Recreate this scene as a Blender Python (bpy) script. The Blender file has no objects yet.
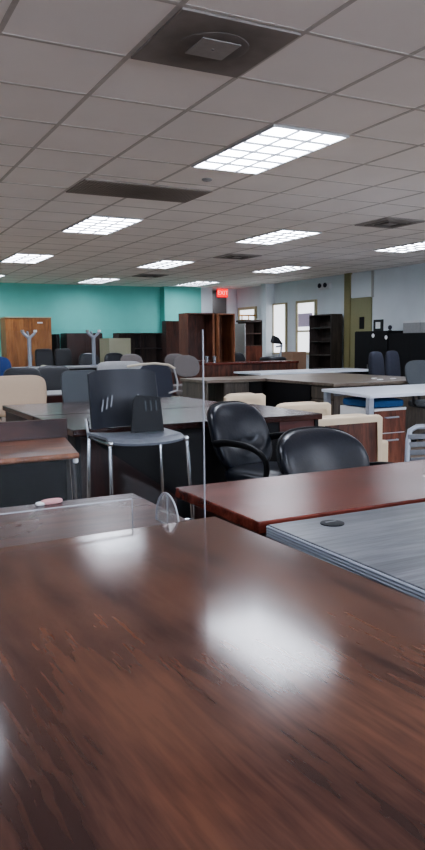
import bpy, bmesh, math, random
from mathutils import Vector, Matrix, Euler
random.seed(7)
sc = bpy.context.scene
col = sc.collection
PI = math.pi

# ------------------------------------------------------------------ materials
def lin(c):
    return tuple(((v/255)/12.92 if v/255 <= .04045 else ((v/255+.055)/1.055)**2.4) for v in c) + (1,)

def newmat(name):
    m = bpy.data.materials.new(name); m.use_nodes = True
    nt = m.node_tree
    return m, nt, nt.nodes['Principled BSDF']

def plain(name, rgb, rough=.5, metal=0., var=.12, scale=30., bump=0., spec=.5, coat=0.):
    """flat colour broken up by a little noise"""
    m, nt, b = newmat(name)
    tc = nt.nodes.new('ShaderNodeTexCoord')
    n = nt.nodes.new('ShaderNodeTexNoise'); n.inputs['Scale'].default_value = scale; n.inputs['Detail'].default_value = 3
    nt.links.new(tc.outputs['Object'], n.inputs['Vector'])
    r = nt.nodes.new('ShaderNodeValToRGB')
    c = lin(rgb)
    r.color_ramp.elements[0].position = .3; r.color_ramp.elements[1].position = .7
    r.color_ramp.elements[0].color = tuple(v*(1-var) for v in c[:3])+(1,)
    r.color_ramp.elements[1].color = tuple(min(1, v*(1+var)) for v in c[:3])+(1,)
    nt.links.new(n.outputs['Fac'], r.inputs['Fac'])
    nt.links.new(r.outputs['Color'], b.inputs['Base Color'])
    b.inputs['Roughness'].default_value = rough; b.inputs['Metallic'].default_value = metal
    b.inputs['Specular IOR Level'].default_value = spec
    if coat: b.inputs['Coat Weight'].default_value = coat; b.inputs['Coat Roughness'].default_value = .12
    if bump:
        bp = nt.nodes.new('ShaderNodeBump'); bp.inputs['Strength'].default_value = bump; bp.inputs['Distance'].default_value = .004
        nt.links.new(n.outputs['Fac'], bp.inputs['Height']); nt.links.new(bp.outputs['Normal'], b.inputs['Normal'])
    return m

def wood(name, dark, mid, light, along='Y', rough=.3, stretch=9., scale=1.6, spec=.5, fine=.35, rvar=.08, bump=.12, dist=.9):
    m, nt, b = newmat(name)
    N = nt.nodes.new; L = nt.links.new
    tc = N('ShaderNodeTexCoord'); mp = N('ShaderNodeMapping')
    s = {'X': (1, stretch, stretch), 'Y': (stretch, 1, stretch), 'Z': (stretch, stretch, 1)}[along]
    mp.inputs['Scale'].default_value = s
    L(tc.outputs['Object'], mp.inputs['Vector'])
    n1 = N('ShaderNodeTexNoise'); n1.inputs['Scale'].default_value = scale; n1.inputs['Detail'].default_value = 6
    n1.inputs['Roughness'].default_value = .6; n1.inputs['Distortion'].default_value = dist
    L(mp.outputs['Vector'], n1.inputs['Vector'])
    n2 = N('ShaderNodeTexNoise'); n2.inputs['Scale'].default_value = scale*9; n2.inputs['Detail'].default_value = 4
    n2.inputs['Distortion'].default_value = .3
    L(mp.outputs['Vector'], n2.inputs['Vector'])
    n3 = N('ShaderNodeTexNoise'); n3.inputs['Scale'].default_value = 2.3; n3.inputs['Detail'].default_value = 3; n3.inputs['Distortion'].default_value = 1.2
    L(tc.outputs['Object'], n3.inputs['Vector'])
    a = N('ShaderNodeMath'); a.operation = 'MULTIPLY_ADD'; a.inputs[1].default_value = fine
    L(n2.outputs['Fac'], a.inputs[0]); L(n1.outputs['Fac'], a.inputs[2])
    a2 = N('ShaderNodeMath'); a2.operation = 'MULTIPLY_ADD'; a2.inputs[1].default_value = .45
    L(n3.outputs['Fac'], a2.inputs[0]); L(a.outputs[0], a2.inputs[2])
    r = N('ShaderNodeValToRGB'); e = r.color_ramp.elements
    e[0].position = .40; e[1].position = .60
    e[0].color = lin(dark); e[1].color = lin(light)
    k = e.new(.5); k.color = lin(mid)
    dv = N('ShaderNodeMath'); dv.operation = 'DIVIDE'; dv.inputs[1].default_value = 1.45+fine
    L(a2.outputs[0], dv.inputs[0]); L(dv.outputs[0], r.inputs['Fac']); L(r.outputs['Color'], b.inputs['Base Color'])
    mr = N('ShaderNodeMapRange'); mr.inputs['To Min'].default_value = rough-rvar; mr.inputs['To Max'].default_value = rough+rvar
    L(n3.outputs['Fac'], mr.inputs['Value']); L(mr.outputs['Result'], b.inputs['Roughness'])
    b.inputs['Specular IOR Level'].default_value = spec
    if bump:
        bp = N('ShaderNodeBump'); bp.inputs['Strength'].default_value = bump; bp.inputs['Distance'].default_value = .0015
        L(n2.outputs['Fac'], bp.inputs['Height']); L(bp.outputs['Normal'], b.inputs['Normal'])
    return m

def glow(name, rgb, strength):
    m, nt, b = newmat(name)
    tc = nt.nodes.new('ShaderNodeTexCoord'); n = nt.nodes.new('ShaderNodeTexNoise'); n.inputs['Scale'].default_value = 4
    nt.links.new(tc.outputs['Object'], n.inputs['Vector'])
    mr = nt.nodes.new('ShaderNodeMapRange'); mr.inputs['To Min'].default_value = strength*.9; mr.inputs['To Max'].default_value = strength*1.1
    nt.links.new(n.outputs['Fac'], mr.inputs['Value']); nt.links.new(mr.outputs['Result'], b.inputs['Emission Strength'])
    b.inputs['Base Color'].default_value = tuple(v*.8 for v in lin(rgb)[:3])+(1,)
    b.inputs['Emission Color'].default_value = lin(rgb)
    return m

def acrylic(name, tint=(.97, .98, .98), gloss=.06, haze=.0):
    m = bpy.data.materials.new(name); m.use_nodes = True; nt = m.node_tree
    for n in list(nt.nodes): nt.nodes.remove(n)
    N = nt.nodes.new; L = nt.links.new
    out = N('ShaderNodeOutputMaterial'); t = N('ShaderNodeBsdfTransparent'); g = N('ShaderNodeBsdfGlossy'); d = N('ShaderNodeBsdfDiffuse')
    t.inputs['Color'].default_value = tint+(1,); g.inputs['Roughness'].default_value = .01
    d.inputs['Color'].default_value = (.8, .82, .84, 1)
    f = N('ShaderNodeFresnel'); f.inputs['IOR'].default_value = 1.35
    m1 = N('ShaderNodeMixShader'); m2 = N('ShaderNodeMixShader'); m2.inputs[0].default_value = haze
    mul = N('ShaderNodeMath'); mul.operation = 'MULTIPLY'; mul.inputs[1].default_value = gloss/.022
    L(f.outputs[0], mul.inputs[0])
    cl = N('ShaderNodeClamp'); cl.inputs['Max'].default_value = .5; L(mul.outputs[0], cl.inputs['Value'])
    L(cl.outputs[0], m1.inputs[0]); L(t.outputs[0], m1.inputs[1]); L(g.outputs[0], m1.inputs[2])
    L(m1.outputs[0], m2.inputs[1]); L(d.outputs[0], m2.inputs[2]); L(m2.outputs[0], out.inputs['Surface'])
    return m

M = {}
M['walnut'] = wood('walnut_veneer', (52, 36, 33), (78, 53, 45), (94, 64, 51), 'Y', .13, 10., .8, .5, .5, .03, 0., .3)
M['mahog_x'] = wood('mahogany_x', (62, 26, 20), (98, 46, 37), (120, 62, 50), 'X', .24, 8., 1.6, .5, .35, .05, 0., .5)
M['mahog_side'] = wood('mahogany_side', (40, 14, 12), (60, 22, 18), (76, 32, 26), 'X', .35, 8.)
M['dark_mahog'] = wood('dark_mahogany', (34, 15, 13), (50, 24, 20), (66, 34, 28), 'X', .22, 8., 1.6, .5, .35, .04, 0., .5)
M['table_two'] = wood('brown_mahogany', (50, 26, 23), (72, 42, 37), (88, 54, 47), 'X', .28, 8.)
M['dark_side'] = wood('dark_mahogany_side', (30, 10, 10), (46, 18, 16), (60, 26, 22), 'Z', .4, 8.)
M['walnut_x'] = wood('walnut_x', (70, 40, 28), (112, 70, 48), (140, 92, 62), 'X', .35, 8.)
M['rail_x'] = wood('rail_mahogany', (42, 22, 20), (62, 36, 32), (80, 48, 42), 'X', .38, 8.)
M['grey_wood'] = wood('grey_laminate', (58, 60, 65), (82, 84, 90), (106, 108, 114), 'X', .36, 14., 1.4, .5, .5)
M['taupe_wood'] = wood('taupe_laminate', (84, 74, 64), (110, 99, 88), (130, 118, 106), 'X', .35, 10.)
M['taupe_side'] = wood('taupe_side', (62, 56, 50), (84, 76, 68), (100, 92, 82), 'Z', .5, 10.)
M['oak'] = wood('golden_oak', (120, 74, 36), (146, 94, 50), (164, 112, 64), 'Z', .5, 8.)
M['brown_cab'] = wood('brown_cabinet', (62, 36, 29), (92, 55, 43), (112, 70, 54), 'Z', .45, 8.)
M['brown_cab_dark'] = wood('brown_cabinet_dark', (34, 20, 18), (52, 32, 28), (66, 42, 36), 'Z', .5, 8.)
M['orange_cab'] = wood('orange_cabinet', (98, 60, 42), (130, 84, 58), (148, 100, 72), 'Z', .5, 8.)
M['hutch_brown'] = wood('hutch_brown', (60, 44, 38), (84, 64, 56), (100, 80, 70), 'Z', .5, 8.)
M['espresso'] = wood('espresso_laminate', (44, 38, 36), (64, 56, 52), (80, 70, 64), 'Z', .5, 8.)
M['ped_brown'] = wood('pedestal_brown', (70, 38, 28), (104, 60, 46), (124, 76, 58), 'Z', .4, 8.)
M['black'] = plain('black_plastic', (24, 25, 28), .55, 0, .12, 30, 0, .3)
M['black_side'] = plain('black_laminate', (20, 20, 23), .6, 0, .12, 30, 0, .25)
M['black_skirt'] = plain('black_skirt', (9, 9, 9), .8, 0, .1, 30, 0, .1)
M['black_metal'] = plain('black_metal', (20, 21, 25), .38)
M['leather'] = plain('black_leather', (27, 31, 40), .30, 0, .15, 60, .25, .5)
M['leather_dull'] = plain('black_leather_dull', (26, 27, 32), .45, 0, .15, 60, .2)
M['stool_shell'] = plain('black_shell', (34, 37, 46), .42)
M['stool_seat'] = plain('grey_seat', (104, 108, 116), .35)
M['chrome'] = plain('chrome', (190, 192, 196), .22, 1., .05)
M['silver'] = plain('silver_paint', (150, 156, 166), .38, .3, .05)
M['steel'] = plain('grey_steel', (112, 114, 118), .4, .6, .05)
M['grey_fabric'] = plain('grey_fabric', (112, 106, 104), .9, 0, .15, 120, .3, .2)
M['mesh_grey'] = plain('grey_mesh_fabric', (84, 88, 92), .8, 0, .2, 200, .3, .2)
M['dark_fabric'] = plain('charcoal_fabric', (58, 60, 70), .9, 0, .15, 120, .3, .2)
M['blue_fabric'] = plain('blue_fabric', (44, 62, 108), .85, 0, .12, 120, .3, .2)
M['blue_cushion'] = plain('blue_cushion', (44, 80, 122), .8, 0, .12, 120, .3, .2)
M['cream'] = plain('cream_leather', (206, 188, 162), .5, 0, .05, 8, .05)
M['cream_top'] = plain('cream_pad', (214, 202, 182), .5, 0, .05, 8)
M['tan_fabric'] = plain('tan_fabric', (190, 168, 146), .85, 0, .05, 90, .2, .2)
M['cream_metal'] = plain('cream_metal', (178, 176, 150), .5, 0, .04)
M['white_lam'] = plain('white_laminate', (206, 212, 222), .3, 0, .03, 6)
M['white_side'] = plain('white_panel', (208, 210, 212), .45, 0, .03, 6)
M['light_grey'] = plain('light_grey', (150, 150, 150), .5, 0, .05)
M['grey_panel'] = plain('grey_panel', (168, 168, 164), .6, 0, .05)
M['tan_box'] = plain('tan_laminate', (140, 112, 92), .55, 0, .05)
M['brass'] = plain('brass', (190, 140, 70), .35, .9, .05)
M['gold_frame'] = plain('pale_gold_paint', (176, 164, 132), .5, 0, .05)
M['olive_trim'] = plain('olive_trim', (128, 122, 88), .6, 0, .04)
M['olive_door'] = plain('olive_door', (132, 130, 98), .5, 0, .04)
M['teal'] = plain('teal_paint', (112, 190, 180), .6, 0, .03, 3, .05)
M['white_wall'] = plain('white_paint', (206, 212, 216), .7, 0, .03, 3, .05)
M['dim_wall'] = plain('dimmed_wall_paint', (92, 86, 82), .7, 0, .03, 3)  # corridor dimness put into the wall colour
M['carpet'] = plain('brown_carpet', (140, 126, 114), .95, 0, .3, 150, .5, .1)
M['tile'] = plain('ceiling_tile', (240, 236, 232), .9, 0, .03, 1.2, 0, .1)
M['tbar'] = plain('ceiling_grid', (190, 185, 180), .7, 0, .05)
M['vent'] = plain('vent_grey', (150, 145, 140), .7, 0, .12, 8)
M['vent_plate'] = plain('vent_plate', (150, 146, 142), .6, 0, .05)
M['louver'] = plain('louver', (80, 82, 86), .5, 0, .05)
M['housing'] = plain('light_housing', (190, 190, 192), .5, 0, .03)
M['diffuser'] = glow('light_diffuser', (236, 242, 255), 9.)
M['daylight'] = glow('added_window_glow', (225, 236, 255), 7.)  # glow for the added, unseen windows behind the viewer
M['lit_glass'] = glow('lit_window', (226, 228, 234), 1.0)
M['picture'] = glow('lit_picture', (140, 130, 150), .35)
M['exit_red'] = glow('exit_red', (235, 6, 16), .9)
M['exit_letter'] = glow('exit_letter', (255, 170, 160), .7)
M['paper'] = plain('paper', (225, 225, 225), .7, 0, .03)
M['pink'] = plain('pink_rubber', (206, 150, 150), .6, 0, .05)
M['acrylic'] = acrylic('clear_acrylic', (.97, .975, .98), .005, .0015)
M['acrylic_edge'] = plain('acrylic_edge', (150, 152, 158), .3, 0, .05)
M['acrylic_edge_dim'] = plain('acrylic_edge_dim', (120, 120, 126), .3, 0, .05)
M['acrylic_foot'] = acrylic('acrylic_foot', (.96, .97, .97), .02, .02)

# dirty, stained panel round the nearest air vent
def stained(name, base, dark, r0, r1, bias=0.):
    m, nt, b = newmat(name); N = nt.nodes.new; L = nt.links.new
    tc = N('ShaderNodeTexCoord'); ln = N('ShaderNodeVectorMath'); ln.operation = 'LENGTH'
    L(tc.outputs['Object'], ln.inputs[0])
    n = N('ShaderNodeTexNoise'); n.inputs['Scale'].default_value = 7; n.inputs['Detail'].default_value = 4
    L(tc.outputs['Object'], n.inputs['Vector'])
    a = N('ShaderNodeMath'); a.operation = 'MULTIPLY_ADD'; a.inputs[1].default_value = .22
    L(n.outputs['Fac'], a.inputs[0]); L(ln.outputs['Value'], a.inputs[2])
    mr = N('ShaderNodeMapRange'); mr.inputs['From Min'].default_value = r0; mr.inputs['From Max'].default_value = r1
    L(a.outputs[0], mr.inputs['Value'])
    r = N('ShaderNodeValToRGB'); r.color_ramp.elements[0].color = lin(dark); r.color_ramp.elements[1].color = lin(base)
    L(mr.outputs['Result'], r.inputs['Fac']); L(r.outputs['Color'], b.inputs['Base Color'])
    b.inputs['Roughness'].default_value = .8
    return m
M['stained'] = stained('stained_vent_panel', (142, 135, 130), (100, 94, 90), .2, .45)
M['return'] = stained('dusty_return_panel', (152, 144, 138), (124, 117, 112), .1, .7)

# ------------------------------------------------------------------ mesh helper
class MB:
    def __init__(s): s.bm = bmesh.new(); s.curved = False
    def _add(s, verts, faces):
        vs = [s.bm.verts.new(v) for v in verts]
        out = []
        for f in faces:
            try: out.append(s.bm.faces.new([vs[i] for i in f]))
            except ValueError: pass
        return vs, out
    def box(s, x0, x1, y0, y1, z0, z1, bev=0., mat=None, seg=2):
        V = [Vector((x, y, z)) for z in (z0, z1) for y in (y0, y1) for x in (x0, x1)]
        if mat: V = [mat @ v for v in V]
        F = [(0, 2, 3, 1), (4, 5, 7, 6), (0, 1, 5, 4), (2, 6, 7, 3), (0, 4, 6, 2), (1, 3, 7, 5)]
        vs, fs = s._add(V, F)
        if bev:
            es = list({e for f in fs for e in f.edges})
            bmesh.ops.bevel(s.bm, geom=es, offset=bev, segments=seg, affect='EDGES', profile=.5)
        return s
    def cyl(s, p0, p1, r0, r1=None, n=14, cap=True):
        s.curved = True
        r1 = r0 if r1 is None else r1
        p0, p1 = Vector(p0), Vector(p1); d = (p1-p0).normalized()
        a = d.orthogonal().normalized(); b = d.cross(a)
        V = [p+(a*math.cos(2*PI*i/n)+b*math.sin(2*PI*i/n))*r for p, r in ((p0, r0), (p1, r1)) for i in range(n)]
        F = [(i, (i+1) % n, n+(i+1) % n, n+i) for i in range(n)]
        if cap: F += [tuple(range(n))[::-1], tuple(range(n, 2*n))]
        s._add(V, F); return s
    def tube(s, pts, r, n=8, closed=False, flat=1., up=None):
        s.curved = True
        pts = [Vector(p) for p in pts]; K = len(pts); V = []
        a = None
        for i, p in enumerate(pts):
            if closed: t = (pts[(i+1) % K]-pts[i-1]).normalized()
            else: t = (pts[min(i+1, K-1)]-pts[max(i-1, 0)]).normalized()
            if up is not None: a = (Vector(up)-t*t.dot(Vector(up))).normalized()
            elif a is None: a = t.orthogonal().normalized()
            else: a = (a-t*a.dot(t)).normalized()
            b = t.cross(a)
            for k in range(n):
                th = 2*PI*k/n
                V.append(p+a*math.cos(th)*r*flat+b*math.sin(th)*r)
        F = []
        for i in range(K if closed else K-1):
            j = (i+1) % K
            F += [(i*n+k, i*n+(k+1) % n, j*n+(k+1) % n, j*n+k) for k in range(n)]
        if not closed: F += [tuple(range(n))[::-1], tuple(range((K-1)*n, K*n))]
        s._add(V, F); return s
    def lathe(s, prof, c=(0, 0, 0), n=20):
        s.curved = True
        V = []; F = []
        for r, z in prof:
            for k in range(n): V.append(Vector((c[0]+r*math.cos(2*PI*k/n), c[1]+r*math.sin(2*PI*k/n), c[2]+z)))
        for i in range(len(prof)-1):
            F += [(i*n+k, i*n+(k+1) % n, (i+1)*n+(k+1) % n, (i+1)*n+k) for k in range(n)]
        F += [tuple(range(n))[::-1], tuple(range((len(prof)-1)*n, len(prof)*n))]
        s._add(V, F); return s
    def prism(s, poly, axis, a0, a1, bev=0.):
        """poly: 2D points in the two other axes (order x,y,z without axis)"""
        def mk(p, a):
            if axis == 'x': return Vector((a, p[0], p[1]))
            if axis == 'y': return Vector((p[0], a, p[1]))
            return Vector((p[0], p[1], a))
        n = len(poly); V = [mk(p, a0) for p in poly]+[mk(p, a1) for p in poly]
        F = [(i, (i+1) % n, n+(i+1) % n, n+i) for i in range(n)]+[tuple(range(n))[::-1], tuple(range(n, 2*n))]
        vs, fs = s._add(V, F)
        if bev:
            es = list({e for f in fs[-2:] for e in f.edges})
            bmesh.ops.bevel(s.bm, geom=es, offset=bev, segments=2, affect='EDGES', profile=.5)
        return s
    def blob(s, c, size, e1=.5, e2=.5, nu=28, nv=12, deform=None, polar='Y'):
        """superellipsoid cushion; polar axis = the thin one"""
        s.curved = True
        pw = lambda v, e: math.copysign(abs(v)**e, v)
        V = []; F = []
        for i in range(nv+1):
            th = -PI/2+PI*i/nv
            for k in range(nu):
                ph = 2*PI*k/nu
                a = pw(math.cos(th), e1)*pw(math.cos(ph), e2); b = pw(math.cos(th), e1)*pw(math.sin(ph), e2); t = pw(math.sin(th), e1)
                q = {'Y': (a, t, b), 'Z': (a, b, t), 'X': (t, a, b)}[polar]
                v = Vector((q[0]*size[0]/2, q[1]*size[1]/2, q[2]*size[2]/2))
                if deform: v = deform(v)
                V.append(v+Vector(c))
        for i in range(nv):
            F += [(i*nu+k, i*nu+(k+1) % nu, (i+1)*nu+(k+1) % nu, (i+1)*nu+k) for k in range(nu)]
        s._add(V, F)
        bmesh.ops.remove_doubles(s.bm, verts=s.bm.verts, dist=1e-5)
        return s
    def sheet(s, fn, nu, nv, th):
        """thick shell over fn(u,v), u,v in 0..1"""
        s.curved = True
        P = [[Vector(fn(i/nu, j/nv)) for j in range(nv+1)] for i in range(nu+1)]
        def nrm(i, j):
            a = P[min(i+1, nu)][j]-P[max(i-1, 0)][j]; b = P[i][min(j+1, nv)]-P[i][max(j-1, 0)]
            return a.cross(b).normalized()
        V = []; w = nv+1
        for sgn in (.5, -.5):
            for i in range(nu+1):
                for j in range(w): V.append(P[i][j]+nrm(i, j)*th*sgn)
        o = (nu+1)*w; F = []
        for i in range(nu):
            for j in range(nv):
                q = (i*w+j, (i+1)*w+j, (i+1)*w+j+1, i*w+j+1); F += [q, tuple(o+k for k in q[::-1])]
        rim = [(i, 0) for i in range(nu)]+[(nu, j) for j in range(nv)]+[(i, nv) for i in range(nu, 0, -1)]+[(0, j) for j in range(nv, 0, -1)]
        ids = [i*w+j for i, j in rim]
        for k in range(len(ids)):
            a, b = ids[k], ids[(k+1) % len(ids)]; F.append((b, a, o+a, o+b))
        s._add(V, F); return s
    def build(s, name, m, parent=None, smooth=True, angle=40):
        bmesh.ops.recalc_face_normals(s.bm, faces=s.bm.faces)
        me = bpy.data.meshes.new(name); s.bm.to_mesh(me); s.bm.free()
        me.materials.append(m)
        if smooth and s.curved:
            for p in me.polygons: p.use_smooth = True
            me.set_sharp_from_angle(angle=math.radians(angle))
        o = bpy.data.objects.new(name, me); col.objects.link(o)
        if parent: o.parent = parent
        return o

def box(*a, **k): return MB().box(*a, **k)
def tag(o, label, cat, group=None):
    o['label'] = label; o['category'] = cat
    if group: o['group'] = group
    return o
def thing(name, label, cat, loc=(0, 0, 0), rz=0., group=None):
    o = bpy.data.objects.new(name, None); col.objects.link(o)
    o.empty_display_size = .1
    o.location = loc; o.rotation_euler = (0, 0, math.radians(rz))
    return tag(o, label, cat, group)
def struct(mb, name, m, parent=None, smooth=False):
    o = mb.build(name, m, parent, smooth)
    if parent is None: o['kind'] = 'structure'
    return o
def dup(root, loc, rz, label):
    r = root.copy(); col.objects.link(r); r.location = loc; r.rotation_euler = (0, 0, math.radians(rz)); r['label'] = label
    for ch in list(root.children):
        c = ch.copy(); col.objects.link(c); c.parent = r
        for g in list(ch.children):
            d = g.copy(); col.objects.link(d); d.parent = c
    return r

# ------------------------------------------------------------------ camera (standing eye just above table height)
CAM_Z = 1.24
yaw, pitch, roll = 0.47954, -0.11485, -0.0103
cy, sy, cp, sp = math.cos(yaw), math.sin(yaw), math.cos(pitch), math.sin(pitch)
fw = Vector((sy*cp, cy*cp, sp)); rt = Vector((cy, -sy, 0)); up = rt.cross(fw)
r2 = rt*math.cos(roll)+up*math.sin(roll); u2 = -rt*math.sin(roll)+up*math.cos(roll)
cd = bpy.data.cameras.new('camera'); cam = bpy.data.objects.new('camera', cd); col.objects.link(cam)
Mx = Matrix((r2, u2, -fw)).transposed().to_4x4(); Mx.translation = Vector((0, 0, CAM_Z))
cam.matrix_world = Mx
cd.sensor_fit = 'VERTICAL'; cd.sensor_height = 36; cd.sensor_width = 18; cd.lens = 725.08/850*36; cd.clip_start = .02; cd.clip_end = 100
sc.camera = cam

# ------------------------------------------------------------------ room shell
CEIL = CAM_Z+1.369           # 2.609
U0, V0, T = 1.350, 2.8366, .61
XL, XR, YF, YB = -4.0, 9.6, -4.5, 17.0
struct(box(XL-.1, XR+.1, YF-.1, 27.1, -.1, 0), 'floor', M['carpet'])
struct(box(XL-.1, XR+.1, YF-.1, 27.1, CEIL, CEIL+.1), 'ceiling', M['tile'])
struct(box(XL-.1, 7.4, YB, YB+.3, 0, CEIL), 'wall_back', M['teal'])
struct(box(7.4, 8.42, YB-.25, YB+.3, 0, CEIL), 'wall_back_right', M['teal'])
struct(box(8.42, 8.74, YB-.26, YB+.3, 0, CEIL), 'wall_back_end', M['white_wall'])
struct(box(XR, XR+.1, YF-.1, 27.1, 0, CEIL), 'wall_right', M['white_wall'])
struct(box(XL-.1, XL, YF-.1, YB, 0, CEIL), 'wall_left', M['white_wall'])
struct(box(XL-.1, XR+.1, YF-.1, YF, 0, CEIL), 'wall_front', M['white_wall'])
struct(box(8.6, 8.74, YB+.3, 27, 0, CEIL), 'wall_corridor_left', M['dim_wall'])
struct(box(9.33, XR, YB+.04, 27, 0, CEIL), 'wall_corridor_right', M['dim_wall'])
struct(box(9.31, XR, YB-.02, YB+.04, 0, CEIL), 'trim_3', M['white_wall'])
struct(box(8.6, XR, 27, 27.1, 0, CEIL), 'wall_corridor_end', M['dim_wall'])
struct(box(9.36, XR, 15.14, 15.36, 0, CEIL), 'trim_1', M['white_wall'])         # pilaster on the white wall
struct(box(XR-.015, XR, YF, 12.1, 0, .1), 'baseboard_right', M['black_side'])
struct(box(XL, 7.4, YB-.015, YB, 0, .1), 'baseboard_back', M['black_side'])
g = MB()
k0 = int(math.floor((XL-U0)/T))
for k in range(k0, 16):
    x = U0+T*k
    if XL < x < XR: g.box(x-.0125, x+.0125, YF, YB, CEIL-.0022, CEIL+.002)
for k in range(-12, 24):
    y = V0+T*k
    if YF < y < YB: g.box(XL, XR, y-.0125, y+.0125, CEIL-.0018, CEIL+.002)
struct(g, 'trim_2', M['tbar'])

# windows in the white wall
def window(n, y0, y1, z0, z1, muntin=False, fr=.07):
    f = MB(); x0, x1 = XR-.05, XR
    f.box(x0, x1, y0, y0+fr, z0, z1).box(x0, x1, y1-fr, y1, z0, z1).box(x0, x1, y0+fr, y1-fr, z1-fr, z1).box(x0, x1, y0+fr, y1-fr, z0, z0+fr)
    if muntin: f.box(x0+.01, x1, y0+fr, y1-fr, (z0+z1)/2-.1, (z0+z1)/2-.06)
    w = struct(f, 'window_%d' % n, M['gold_frame'])
    box(XR-.02, XR-.012, y0+fr, y1-fr, z0+fr, z1-fr).build('pane', M['lit_glass'], w, False)
    if muntin: box(XR-.03, XR-.022, y0+fr+.1, y1-fr-.02, 1.55, 1.85).build('picture', M['picture'], w, False)
window(1, 15.95, 16.85, 1.3, 2.11)
window(2, 14.56, 15.16, .92, 2.13, fr=.035)
window(3, 13.36, 14.14, .92, 2.14, True, fr=.055)
# unseen glowing windows added behind the viewer to brighten the ceiling
for n, (x0, x1) in enumerate(((-3.6, -.6), (-.3, 2.7), (3.0, 5.7), (6.0, 9.2)), 4):
    f = MB(); z0, z1 = 1.38, 2.56; fr = .06
    f.box(x0, x0+fr, YF, YF+.06, z0, z1).box(x1-fr, x1, YF, YF+.06, z0, z1).box(x0+fr, x1-fr, YF, YF+.06, z1-fr, z1).box(x0+fr, x1-fr, YF, YF+.06, z0, z0+fr)
    w_ = struct(f, 'window_%d' % n, M['steel'])
    box(x0+fr, x1-fr, YF+.01, YF+.02, z0+fr, z1-fr).build('pane', M['daylight'], w_, False)
# door in the white wall
d = struct(box(XR-.06, XR, 12.14, 12.33, 0, CEIL), 'door_1', M['olive_trim'])
box(XR-.035, XR, 11.50, 12.14, 0, 2.09).build('door_leaf', M['olive_door'], d, False)
box(XR-.045, XR-.034, 11.70, 11.84, 1.46, 1.70).build('door_window', M['black'], d, False)
box(XR-.03, XR, 11.50, 12.14, 2.10, 2.58).build('transom_panel', M['white_wall'], d, False)
box(XR-.035, XR, 11.46, 11.50, 2.08, 2.60).build('door_jamb', M['grey_panel'], d, False)
MB().cyl((XR-.04, 11.58, 1.0), (XR-.1, 11.58, 1.0), .015).cyl((XR-.1, 11.58, 1.0), (XR-.1, 11.70, 1.0), .012).build('door_handle', M['chrome'], d)

# ------------------------------------------------------------------ ceiling lights (2 x 4 ft troffers with cell louvers)
def make_light(label, loc, group):
    t = thing('ceiling_light', label, 'ceiling light', loc, 0, group)
    a, b = .285, .59
    f = MB()
    for x0, x1, y0, y1 in ((-.3, -a, -.6, .6), (a, .3, -.6, .6), (-a, a, -.6, -b), (-a, a, b, .6)):
        f.box(x0, x1, y0, y1, -.016, .0)
    f.build('frame', M['housing'], t, False)
    box(-a, a, -b, b, -.006, -.001).build('diffuser', M['diffuser'], t, False)
    l = MB()
    for i in (1, 2): l.box(-a+2*a*i/3-.0025, -a+2*a*i/3+.0025, -b, b, -.022, -.007)
    for i in range(1, 6): l.box(-a, a, -b+2*b*i/6-.003, -b+2*b*i/6+.003, -.022, -.007)
    l.build('louver', M['louver'], t, False)
    return t
def lc(u, v): return (U0+T*(u+.5), V0+T*(v+1), CEIL)
first = make_light('largest and nearest bright ceiling light, above the shiny walnut table', lc(2, 2), 'ceiling lights')
for uv, lb in (((2, 8), 'bright ceiling light left of centre, just beyond the long dusty ceiling panel'),
               ((2, 14), 'small ceiling light at the left, over the oak cabinet side of the room'),
               ((2, 20), 'ceiling light cut by the left edge of the picture, close to the teal wall'),
               ((6, 8), 'bright ceiling light in the middle, beyond the nearest large light'),
               ((6, 14), 'ceiling light over the middle of the teal wall, third of its row'),
               ((6, 20), 'thin distant ceiling light nearest the teal wall, above its left half'),
               ((10, 8), 'ceiling light at the right edge, in front of the white wall'),
               ((10, 14), 'ceiling light before the white wall, above the column'),
               ((10, 20), 'thin distant ceiling light just left above the red exit sign')):
    dup(first, lc(*uv), 0, lb)
for uv in ((-2, -4), (2, -4), (6, -4), (-2, 2), (6, 2), (10, 2), (-2, 8), (-2, 14), (-2, 20), (10, -4), (-6, 2), (-6, 8)):
    o = dup(first, lc(*uv), 0, 'identical ceiling light over the part of the room outside the picture'); o['group'] = 'ceiling lights outside the picture'
for y, lb in ((18.6, 'nearer dim light in the corridor beyond the exit sign'), (23.2, 'farther dim light in the corridor beyond the exit sign')):
    dup(first, (9.03, y, CEIL), 0, lb)

# ------------------------------------------------------------------ ceiling vents
def vent(u, v, label, s=1):
    t = thing('air_vent', label, 'air vent', (U0+T*(u+.5), V0+T*(v+.5), CEIL), 0, 'ceiling air vents')
    box(-.292, .292, -.292, .292, -.012, 0).build('panel', M['vent'], t, False)
    for i, (r, z) in enumerate(((.21, -.02), (.13, -.026))):
        f = MB(); w = .03
        f.box(-r, r, -r, -r+w, z, -.011).box(-r, r, r-w, r, z, -.011).box(-r, -r+w, -r+w, r-w, z, -.011).box(r-w, r, -r+w, r-w, z, -.011)
        f.build('ring', M['stained'], t, False)
    box(-.07, .07, -.07, .07, -.02, -.011).build('core_plate', M['vent_plate'], t, False)
    return t
vent(7, 6, 'square ringed ceiling vent at the right, before the right edge light')
vent(7, 12, 'square ceiling vent in the middle distance, above the brown open cabinets')
vent(7, 18, 'faint distant ceiling vent above the teal wall')
t = thing('air_vent', 'nearest ceiling vent, dark stained square panel with a paler square plate', 'air vent', (U0+T*.5, V0+T*.5, CEIL), 0, 'ceiling air vents')
box(-.292, .292, -.292, .292, -.012, 0).build('panel', M['stained'], t, False)
MB().lathe([(.17, 0), (.17, -.004), (.155, -.007), (.09, -.007)], (0, 0, -.010), 32).build('ring', M['stained'], t)
pl = box(-.098, .098, -.098, .098, -.022, -.0165, .002).build('core_plate', M['vent_plate'], t)
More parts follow.
